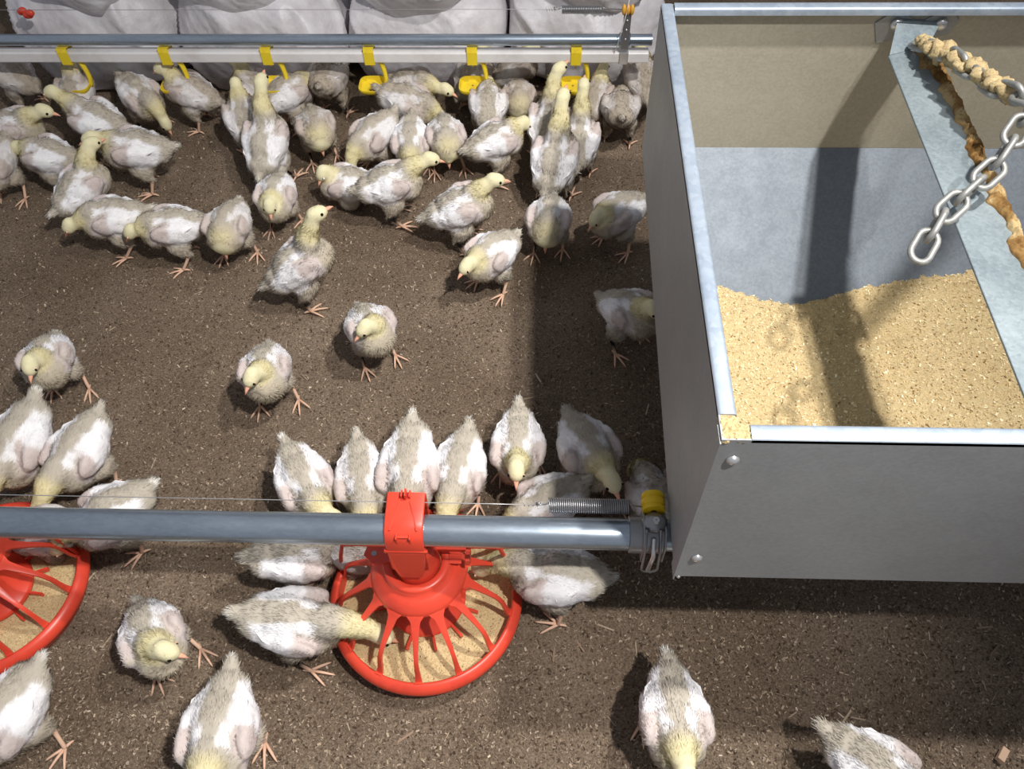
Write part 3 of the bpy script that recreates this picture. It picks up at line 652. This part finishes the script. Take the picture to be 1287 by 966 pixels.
def make_chick(name, pose, seed, sit=False, turn=0, hoff=(0, 0, 0), bpitch=None, stance=None, white=1.0, tan=0.0, nstr=5200):
    (hx, hy, hz), byaw, bp, pit, bh = POSE[pose]; r = np.random.default_rng(seed)
    hx += hoff[0]; hy += hoff[1]; hz += hoff[2]
    if turn: byaw = turn; hy += math.sin(math.radians(turn)) * .022; hx -= (1 - math.cos(math.radians(turn))) * .02
    if sit: bh -= .038; hz -= .034
    if bpitch is not None: pit = bpitch
    Rp = Matrix.Rotation(-math.radians(pit), 3, 'Y'); O = Vector((0, 0, bh))
    W = lambda x, y, z: O + Rp @ Vector((x, y, z))
    Re = lambda yaw=0, pt=0: Rp @ Matrix.Rotation(math.radians(yaw), 3, 'Z') @ Matrix.Rotation(-math.radians(pt), 3, 'Y')
    parts = [(W(-.004, 0, .002), (.057, .045, .045), Re()), (W(.032, 0, -.008), (.040, .041, .041), Re()), (W(-.044, 0, .008), (.034, .035, .030), Re(0, -10)),
             (W(-.070, 0, .018), (.020, .014, .012), Re(0, -24)), (W(-.083, 0, .024), (.010, .010, .008), Re(0, -35))]
    for s in (-1, 1):
        parts.append((W(.004, s * .038, .010), (.043, .013, .025), Re(s * 6, 4)))
        parts.append((W(-.028, s * .029, .016), (.031, .009, .016), Re(s * 12, 6)))
        th = Vector((0, s * .027, -.034)); parts.append((O + th, (.026, .018, .026), None))
        if not sit:
            for k in range(5):
                t = k / 4; q = O + Vector((-.003 - .012 * t, s * (.028 + .003 * t), -.046 - .014 * t)); rr_ = .017 - .0095 * t; parts.append((q, (rr_, rr_, rr_ * 1.1), None))
    byr = math.radians(byaw); bpr = math.radians(bp); bd = Vector((math.cos(byr) * math.cos(bpr), math.sin(byr) * math.cos(bpr), math.sin(bpr)))
    H = Vector((hx, hy, hz)); n0 = W(.036, 0, .010); Hb = H - bd * .010 + Vector((0, 0, -.002))
    d0 = (Rp @ Vector((.75, 0, .9))).normalized(); L = (Hb - n0).length; d1 = (bd * -.6 + Vector((0, 0, -.8 if hz > bh else .5))).normalized()
    neck = []
    for k in range(13):
        t = k / 12; q = bez(n0, n0 + d0 * L * .38, Hb + d1 * L * .30, Hb, t); rr_ = .030 * (1 - t) ** 1.3 + .0145 * (1 - (1 - t) ** 1.3) ; neck.append((q, rr_)); parts.append((q, (rr_, rr_, rr_), None))
    Rh = bd.to_track_quat('X', 'Z').to_matrix()
    parts += [(H, (.0205, .0155, .0160), Rh), (H + Rh @ Vector((-.006, 0, .003)), (.0165, .0150, .0145), Rh), (H + Rh @ Vector((.013, 0, -.001)), (.009, .0095, .0095), Rh)]
    V, Tt, Nn = union_mesh(parts)
    fl_ = (vnoise(V + seed * .37, 55, seed) - .5) * .0055 + (vnoise(V + seed, 130, seed + 1) - .5) * .0022
    hd = np.linalg.norm(V - np.array(H), axis=1); V = V + Nn * (fl_ * SMOOTH(.015, .035, hd))[:, None]
    Rn = np.array(Rp.inverted()); 
    def color(P):
        Lc = (P - np.array(O)) @ Rn.T; x, y, z = Lc[:, 0], np.abs(Lc[:, 1]), Lc[:, 2]
        wob = (vnoise(P, 90, seed + 4) - .5) * .012 + (vnoise(P, 350, seed + 5) - .5) * .006; x = x + wob; y = y + wob * .5
        c = np.tile(C_DOWN, (len(P), 1))
        def mixc(m, col): nonlocal c; c = c * (1 - m[:, None]) + col * m[:, None]
        mixc(SMOOTH(-.010, -.036, z), C_BELLY)
        mixc(SMOOTH(.030, .060, x) * SMOOTH(.02, -.02, z) * .6, C_BELLY * np.array((1.05, 1.03, .92)))
        mixc(SMOOTH(-.080, -.092, x) * .8, C_TAIL)
        wing = SMOOTH(.015, .022, y) * SMOOTH(-.020, -.006, z) * SMOOTH(-.060, -.046, x) * SMOOTH(.020, .006, x)
        mixc(wing * .97 * white, C_WHITE)
        pk = SMOOTH(.024, .031, y) * SMOOTH(.004, .016, x) * SMOOTH(.054, .042, x) * SMOOTH(-.024, -.012, z)
        mixc(SMOOTH(.030, .036, y) * SMOOTH(.012, .004, z) * SMOOTH(-.024, -.012, z) * SMOOTH(-.05, -.04, x) * SMOOTH(.05, .04, x) * .9 * white, C_WHITE)
        mixc(pk * .8, C_PINK)
        st = SMOOTH(.008, .014, y) * SMOOTH(.028, .022, y) * SMOOTH(.010, .018, x) * SMOOTH(.046, .036, x) * SMOOTH(.0, .012, z)
        mixc(st * .9 * white, C_WHITE)
        if tan: c = c * (1 - tan) + np.array((.40, .33, .26)) * tan  # tan down; on back-row birds the extra brown stands in for shade
        # neck and head
        nk = np.zeros(len(P)); dn = np.full(len(P), 9.)
        for i, (q, rr_) in enumerate(neck[4:]):
            d = np.linalg.norm(P - np.array(q), axis=1) / (rr_ * 1.25); dn = np.minimum(dn, d + (.28 if i < 3 else 0) * (3 - i))
        mixc(SMOOTH(1.5, .75, dn) * .9, C_YEL)
        d = np.linalg.norm(P - np.array(H), axis=1); mixc(SMOOTH(.030, .020, d), C_HEAD)
        return c
    cV = color(V) * (0.95 + .1 * vnoise(V, 200, 9))[:, None]
    # bare parts: beak, eyes, legs, wing quills
    b = bmesh.new(); cols = []
    def grab(col):
        nonlocal cols; cols += [col] * (len(b.verts) - len(cols))
    bk = H + Rh @ Vector((.0175, 0, -.001)); tip = bk + bd * .0155 + Vector((0, 0, -.0025))
    tube(b, [bk - bd * .003, bk + bd * .003, bk + bd * .009 + Vector((0, 0, -.0003)), tip], [.0052, .0046, .0030, .0006], 8, flat=.8); grab(C_BEAK)
    lo_ = Rh @ Vector((0, 0, -.0025)); tube(b, [bk + lo_, bk + lo_ + bd * .006, bk + lo_ * 1.1 + bd * .0115], [.0036, .0028, .0006], 8, flat=.6); grab(C_BEAK * .9)
    for s in (-1, 1):
        ball(b, H + Rh @ Vector((.0085, s * .0128, .0035)), .0030, 10); grab(np.array((.012, .01, .01)))
    if not sit:
        for s in (-1, 1):
            dx, dy = stance[0 if s > 0 else 1] if stance else (r.uniform(-.016, .018), r.uniform(0, .010) * s)
            hk = O + Vector((-.015, s * .031, -.060)); ft = Vector((hk.x + .012 + dx, hk.y + dy, .0075))
            tube(b, [hk + Vector((.004, 0, .012)), hk, (hk + ft) / 2, ft + Vector((0, 0, .003)), ft], [.0055, .0048, .0034, .0034, .0030], 8); grab(C_LEG)
            for a, l in ((-34, .033), (0, .038), (32, .033), (176, .014)):
                a = math.radians(a + r.uniform(-7, 7) + s * 5); d = Vector((math.cos(a), math.sin(a), 0)); k_ = ft + d * l * .5 + Vector((0, 0, -.0012))
                tube(b, [ft, k_, ft + d * l * .85 + Vector((0, 0, -.004)), ft + d * l + Vector((0, 0, -.006))], [.0028, .0022, .0017, .0005], 6); grab(C_LEG * np.array((1.02, 1.0, 1.0)))
    # wing quill feathers: thin curved blades fanned over the rear of each wing
    for s in (-1, 1):
        for k in range(7):
            t = k / 6; base = W(.010 - .026 * t, s * (.0465 - .004 * t), .000 + .019 * t); L = .042 - .012 * t
            tipp = W(.010 - .026 * t - L, s * (.0335 - .008 * t), .006 + .019 * t); midp = (base + tipp) / 2 + Rp @ Vector((0, s * .0045, .001))
            wv = (Rp @ Vector((.1, s * .25, 1))).normalized() * (.0060 - .001 * t); ou = (Rp @ Vector((0, s, .25))).normalized() * .0009
            i0 = [b.verts.new(q) for q in (base - wv * .4, base + wv * .4, midp - wv, midp + ou * 1.5, midp + wv, tipp - wv * .45, tipp + wv * .45, (tipp + (tipp - midp) * .12))]
            i1 = [b.verts.new(q - ou * 1.6) for q in (base, midp, tipp)]
            for f_ in ((0, 1, 3), (0, 3, 2), (1, 4, 3), (2, 3, 5), (3, 6, 5), (3, 4, 6), (5, 6, 7)): b.faces.new([i0[j] for j in f_])
            for f_ in ((0, 2, 8), (8, 2, 9), (2, 5, 9), (5, 10, 9), (5, 7, 10), (1, 8, 4), (8, 9, 4), (4, 9, 6), (9, 10, 6), (6, 10, 7), (0, 8, 1)): b.faces.new([(i0 + i1)[j] for j in f_])
            grab(C_WHITE * (1 if white > .6 else .75) * (1 - .25 * tan))
    bmesh.ops.triangulate(b, faces=b.faces[:]); b.verts.index_update(); V2 = np.array([v.co for v in b.verts]); T2 = np.array([[v.index for v in f.verts] for f in b.faces]); b.free()
    me = mesh_np(name, np.concatenate([V, V2]), np.concatenate([Tt, T2 + len(V)]), np.concatenate([cV, np.array(cols)]))
    body = obj(name, me, M_bird)
    # down: short strands all over the skin
    tri = V[Tt]; ar = np.linalg.norm(np.cross(tri[:, 1] - tri[:, 0], tri[:, 2] - tri[:, 0]), axis=1)
    k = r.choice(len(Tt), nstr, p=ar / ar.sum()); u1, u2 = r.random(nstr), r.random(nstr); sw = u1 + u2 > 1; u1[sw] = 1 - u1[sw]; u2[sw] = 1 - u2[sw]
    P = tri[k, 0] + u1[:, None] * (tri[k, 1] - tri[k, 0]) + u2[:, None] * (tri[k, 2] - tri[k, 0]); NN = Nn[Tt[k, 0]]
    Lc = (P - np.array(O)) @ Rn.T; hdist = np.linalg.norm(P - np.array(H), axis=1)
    fw = np.array(Rp @ Vector((-1, 0, .15))); flow = np.tile(fw, (nstr, 1)); hw_ = SMOOTH(.06, .025, hdist)[:, None]; flow = flow * (1 - hw_) - np.array(bd) * hw_
    flow[:, 2] -= .5 * SMOOTH(0, -.03, Lc[:, 2])
    flow -= NN * (flow * NN).sum(1)[:, None]; flow /= (np.linalg.norm(flow, axis=1)[:, None] + 1e-6)
    wz = (np.abs(Lc[:, 1]) > .03) & (Lc[:, 2] > -.015) & (np.abs(Lc[:, 0]) < .06)
    ln = r.uniform(.005, .0095, nstr) * np.where(wz, .75, 1.0); ln = np.where(hdist < .026, ln * .45, ln); ln = ln * (1 + .35 * SMOOTH(-.05, -.09, Lc[:, 0])) * (1 + .25 * SMOOTH(-.02, -.04, Lc[:, 2]))
    lift = np.where(wz, .16, .34) * r.uniform(.5, 1.4, nstr); d = flow + NN * lift[:, None] + r.normal(0, .26, (nstr, 3)); d /= np.linalg.norm(d, axis=1)[:, None]
    sd_ = np.cross(d, NN); sd_ /= (np.linalg.norm(sd_, axis=1)[:, None] + 1e-6); wdt = r.uniform(.0006, .0011, nstr)[:, None]
    base = P - NN * .0008; mid = base + d * ln[:, None] * .55; tp_ = base + d * ln[:, None] - NN * ln[:, None] * .08
    SV = np.stack([base - sd_ * wdt, base + sd_ * wdt, mid + sd_ * wdt * .6, tp_, mid - sd_ * wdt * .6], 1).reshape(-1, 3)
    SF = np.arange(5 * nstr).reshape(-1, 5); sc = np.repeat(color(P) * r.uniform(.95, 1.06, (nstr, 1)), 5, 0)
    dm = mesh_np('down_feathers', SV, SF, np.clip(sc, 0, .97)); dm.shade_smooth()
    sn = np.repeat(NN + r.normal(0, .18, (nstr, 3)), 5, 0); sn /= np.linalg.norm(sn, axis=1)[:, None]; dm.normals_split_custom_set_from_vertices(sn.tolist())
    dn = obj('down_feathers', dm, M_down, body, smooth=False); dn['kind'] = 'stuff'
    return body, bh

G = 'young white broiler chicks on the litter'
# pixel of the body's middle in the photograph, heading on the floor (degrees, 0 = right, 90 = away), pose, label, options
CH = [
 (335, 466, -78, 'K', 'lone chick on open floor above the pans, pink beak turned left, both feet spread', dict(turn=-35)),
 (466, 412, -62, 'K', 'lone chick near the middle of the floor, tail raised, facing left over its breast', dict(turn=-75)),
 (62, 452, -72, 'K', 'lone chick standing near the left edge at mid height, face down to the viewer', dict(turn=-12)),
 (377, 333, 22, 'S', 'large chick stretching its yellow neck straight up on the open floor', dict(scale=1.08)),
 (618, 320, -128, 'F', 'chick walking left and down with pale head low, middle of the upper floor', dict(hoff=(-.018, 0, -.018))),
 (578, 262, 8, 'U', 'chick looking right with yellow neck upright, under the second cup from hopper', dict(hoff=(.01, 0, -.012), scale=1.05)),
 (690, 276, -97, 'D', 'plump chick with pointed tail up, head tucked under, directly below two stretching chicks', dict(bpitch=16, hoff=(-.035, 0, .035))),
 (777, 268, -140, 'L', 'chick near the hopper side looking down left, tail toward the hopper', dict(hoff=(-.01, 0, .01))),
 (790, 392, -48, 'K', 'chick partly hidden behind the side of the hopper, halfway up it', {}),
 (288, 284, -92, 'D', 'upright oval chick with tan breast, between the stretching chick and the two pecking left', dict(bpitch=14, hoff=(-.035, 0, .035), tan=.25)),
 (348, 246, -88, 'L', 'small chick facing the viewer with bowed head, above the large stretching chick', dict(hoff=(-.015, 0, .01), scale=.95)),
 (218, 285, -166, 'L', 'chick pecking to the left with head low and pink beak, right one of a pair', dict(hoff=(.012, 0, -.01))),
 (143, 273, -160, 'L', 'chick pecking to the left with pale head low, left one of a pair', dict(hoff=(.016, 0, -.012))),
 (102, 237, 52, 'U', 'chick seen from behind with yellow head up, among the crowd at upper left', dict(scale=1.04)),
 (172, 188, -172, 'F', 'large chick in profile facing left, tail up, behind a yellow head', dict(hoff=(-.012, 0, -.008), scale=1.1)),
 (122, 152, 162, 'F', 'large chick facing away to the left with yellow neck, below the leftmost cup', dict(scale=1.08, hoff=(0, 0, .01))),
 (62, 196, 172, 'L', 'grey-white chick head down between two larger ones at the far left', dict(scale=.98)),
 (16, 162, 4, 'F', 'chick cut by the left edge, yellow neck pointing right', dict(scale=1.05)),
 (335, 180, 84, 'S', 'big chick with neck stretched to the fourth cup, seen from behind', dict(scale=1.1)),
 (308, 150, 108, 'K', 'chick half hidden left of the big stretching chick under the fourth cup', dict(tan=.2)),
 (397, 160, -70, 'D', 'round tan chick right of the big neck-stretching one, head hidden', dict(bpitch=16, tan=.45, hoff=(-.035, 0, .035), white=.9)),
 (437, 231, -178, 'L', 'small sitting chick with face to the viewer, upper middle', dict(sit=True, turn=50, scale=.95, hoff=(-.02, 0, .03))),
 (490, 232, 14, 'F', 'chick striding right with outstretched yellow neck, upper middle', dict(scale=1.05, hoff=(0, 0, .006))),
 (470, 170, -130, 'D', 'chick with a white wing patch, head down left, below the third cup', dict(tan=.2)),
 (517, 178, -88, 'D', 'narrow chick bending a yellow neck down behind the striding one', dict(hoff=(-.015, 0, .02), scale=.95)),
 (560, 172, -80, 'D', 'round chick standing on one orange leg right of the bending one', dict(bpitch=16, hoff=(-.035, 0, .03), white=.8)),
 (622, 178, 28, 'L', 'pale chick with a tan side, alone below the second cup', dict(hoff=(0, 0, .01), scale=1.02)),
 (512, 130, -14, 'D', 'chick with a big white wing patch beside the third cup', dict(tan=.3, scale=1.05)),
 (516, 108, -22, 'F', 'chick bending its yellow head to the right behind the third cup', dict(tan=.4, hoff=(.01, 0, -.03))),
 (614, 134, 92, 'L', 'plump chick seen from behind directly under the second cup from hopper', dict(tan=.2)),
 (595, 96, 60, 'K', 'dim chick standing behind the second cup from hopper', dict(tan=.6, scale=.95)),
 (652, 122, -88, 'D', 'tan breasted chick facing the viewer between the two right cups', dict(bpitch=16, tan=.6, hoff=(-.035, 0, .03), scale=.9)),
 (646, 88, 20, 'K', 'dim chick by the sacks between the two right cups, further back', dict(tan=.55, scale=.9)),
 (690, 158, 80, 'S', 'chick raising its head left of the nearest cup, beak to the right', dict(turn=-35, scale=1.05)),
 (697, 202, 76, 'S', 'chick drinking from the nearest cup, neck straight up, rump to the viewer', dict(scale=1.12)),
 (728, 176, 84, 'S', 'third chick of the drinking trio, on the right with drooping wing', dict(scale=.98)),
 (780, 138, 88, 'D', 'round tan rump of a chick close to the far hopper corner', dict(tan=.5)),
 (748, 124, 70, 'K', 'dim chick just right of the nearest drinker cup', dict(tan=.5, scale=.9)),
 (808, 100, 100, 'K', 'dim chick squeezed between sacks and hopper corner', dict(tan=.6)),
 (412, 100, 86, 'D', 'round dim chick from behind, under the white pipe left of the third cup', dict(tan=.65, scale=1.05)),
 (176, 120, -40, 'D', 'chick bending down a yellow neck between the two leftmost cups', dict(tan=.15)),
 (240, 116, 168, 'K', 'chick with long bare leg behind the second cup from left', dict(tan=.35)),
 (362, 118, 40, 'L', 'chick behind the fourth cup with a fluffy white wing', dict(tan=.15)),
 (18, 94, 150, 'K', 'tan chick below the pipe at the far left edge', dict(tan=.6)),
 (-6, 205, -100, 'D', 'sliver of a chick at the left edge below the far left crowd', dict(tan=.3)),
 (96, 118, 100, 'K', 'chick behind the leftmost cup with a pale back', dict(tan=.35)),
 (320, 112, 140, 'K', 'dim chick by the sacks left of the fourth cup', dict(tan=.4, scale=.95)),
 (382, 604, -58, 'P', 'chick leaning right into the near tube, leftmost of the row behind the middle pan', dict(turn=40, hoff=(-.016, .004, .025), bpitch=-4)),
 (456, 602, -78, 'P', 'narrow chick second from left in the row behind the middle pan', dict(scale=.98, tan=.12)),
 (515, 588, -90, 'P', 'broad chick feeding straight behind the red saddle clamp', dict(scale=1.12)),
 (577, 590, -100, 'P', 'slim chick right of the clamp, yellow neck bent into the pan', {}),
 (651, 560, -90, 'K', 'chick with orange beak pointing straight at the viewer, right of the feeding row', dict(hoff=(.018, 0, -.012), scale=.98, bpitch=0)),
 (739, 566, -66, 'F', 'chick bending down in the hopper shade above the coiled spring', dict(scale=1.06, hoff=(-.012, 0, -.012))),
 (690, 632, -155, 'D', 'chick behind the near tube and spring with a lifted wing feather', dict(scale=.98)),
 (824, 626, 110, 'D', 'chick half hidden behind the yellow roller, beside the hopper', dict(tan=.3, scale=.95)),
 (700, 722, 170, 'P', 'chick right of the middle pan, head under the red grill', dict(scale=1.08, hoff=(.0, 0, 0))),
 (372, 698, 14, 'D', 'chick below the near tube at upper left of the middle pan', dict(hoff=(-.02, .02, 0))),
 (446, 690, -8, 'D', 'tan chick under the tube reaching between the grill spokes', dict(tan=.5, scale=.85, hoff=(-.02, 0, .03))),
 (368, 782, -3, 'P', 'chick left of the middle pan with its head through the grill', dict(scale=1.08, hoff=(.012, 0, 0))),
 (193, 800, -50, 'K', 'lone chick below the near tube between the two pans, head turned right', dict(turn=42, hoff=(.004, 0, -.008))),
 (278, 918, -86, 'F', 'large chick at the bottom edge seen from above, head cut off', dict(scale=1.12)),
 (10, 898, -118, 'D', 'chick at the lower left edge with one foot stretched right', dict(scale=1.05, hoff=(-.03, 0, .02), stance=[(.0,.022),(.0,0)])),
 (847, 900, -88, 'F', 'chick at the bottom edge in the hopper shadow, tail to the hopper', dict(scale=1.04, hoff=(-.012, 0, -.01))),
 (1100, 968, -42, 'F', 'chick cut by the bottom edge right of centre, only tail and back showing', {}),
 (100, 568, -108, 'P', 'chick bending its yellow head left, behind the tube beside the left pan', dict(scale=1.04, turn=-30, bpitch=-6)),
 (24, 558, -100, 'P', 'chick at the left edge feeding from the left pan behind the tube', dict(scale=1.12)),
 (142, 646, -148, 'D', 'chick under the near tube beside the left pan, rump up', dict(scale=1.05, hoff=(.01, 0, .03))),
 (60, 668, 175, 'D', 'chick mostly hidden under the near tube with its head over the left pan', dict(tan=.4, scale=.9, hoff=(-.02, 0, .03))),
]
ONLY = None
for i, (px, py, hd, pose, label, op) in enumerate(CH):
    op = dict(op); sc_ = op.pop('scale', 1.0) * 1.0
    o, bh = make_chick('chick', pose, 100 + i, nstr=13000 if py > 330 else 8000, **op)
    q = at(px, py, bh * sc_); o.location = (q.x, q.y, -.001); o.scale = (sc_,) * 3; o.rotation_euler = (0, 0, math.radians(hd))
    tag(o, label, 'chick', G)
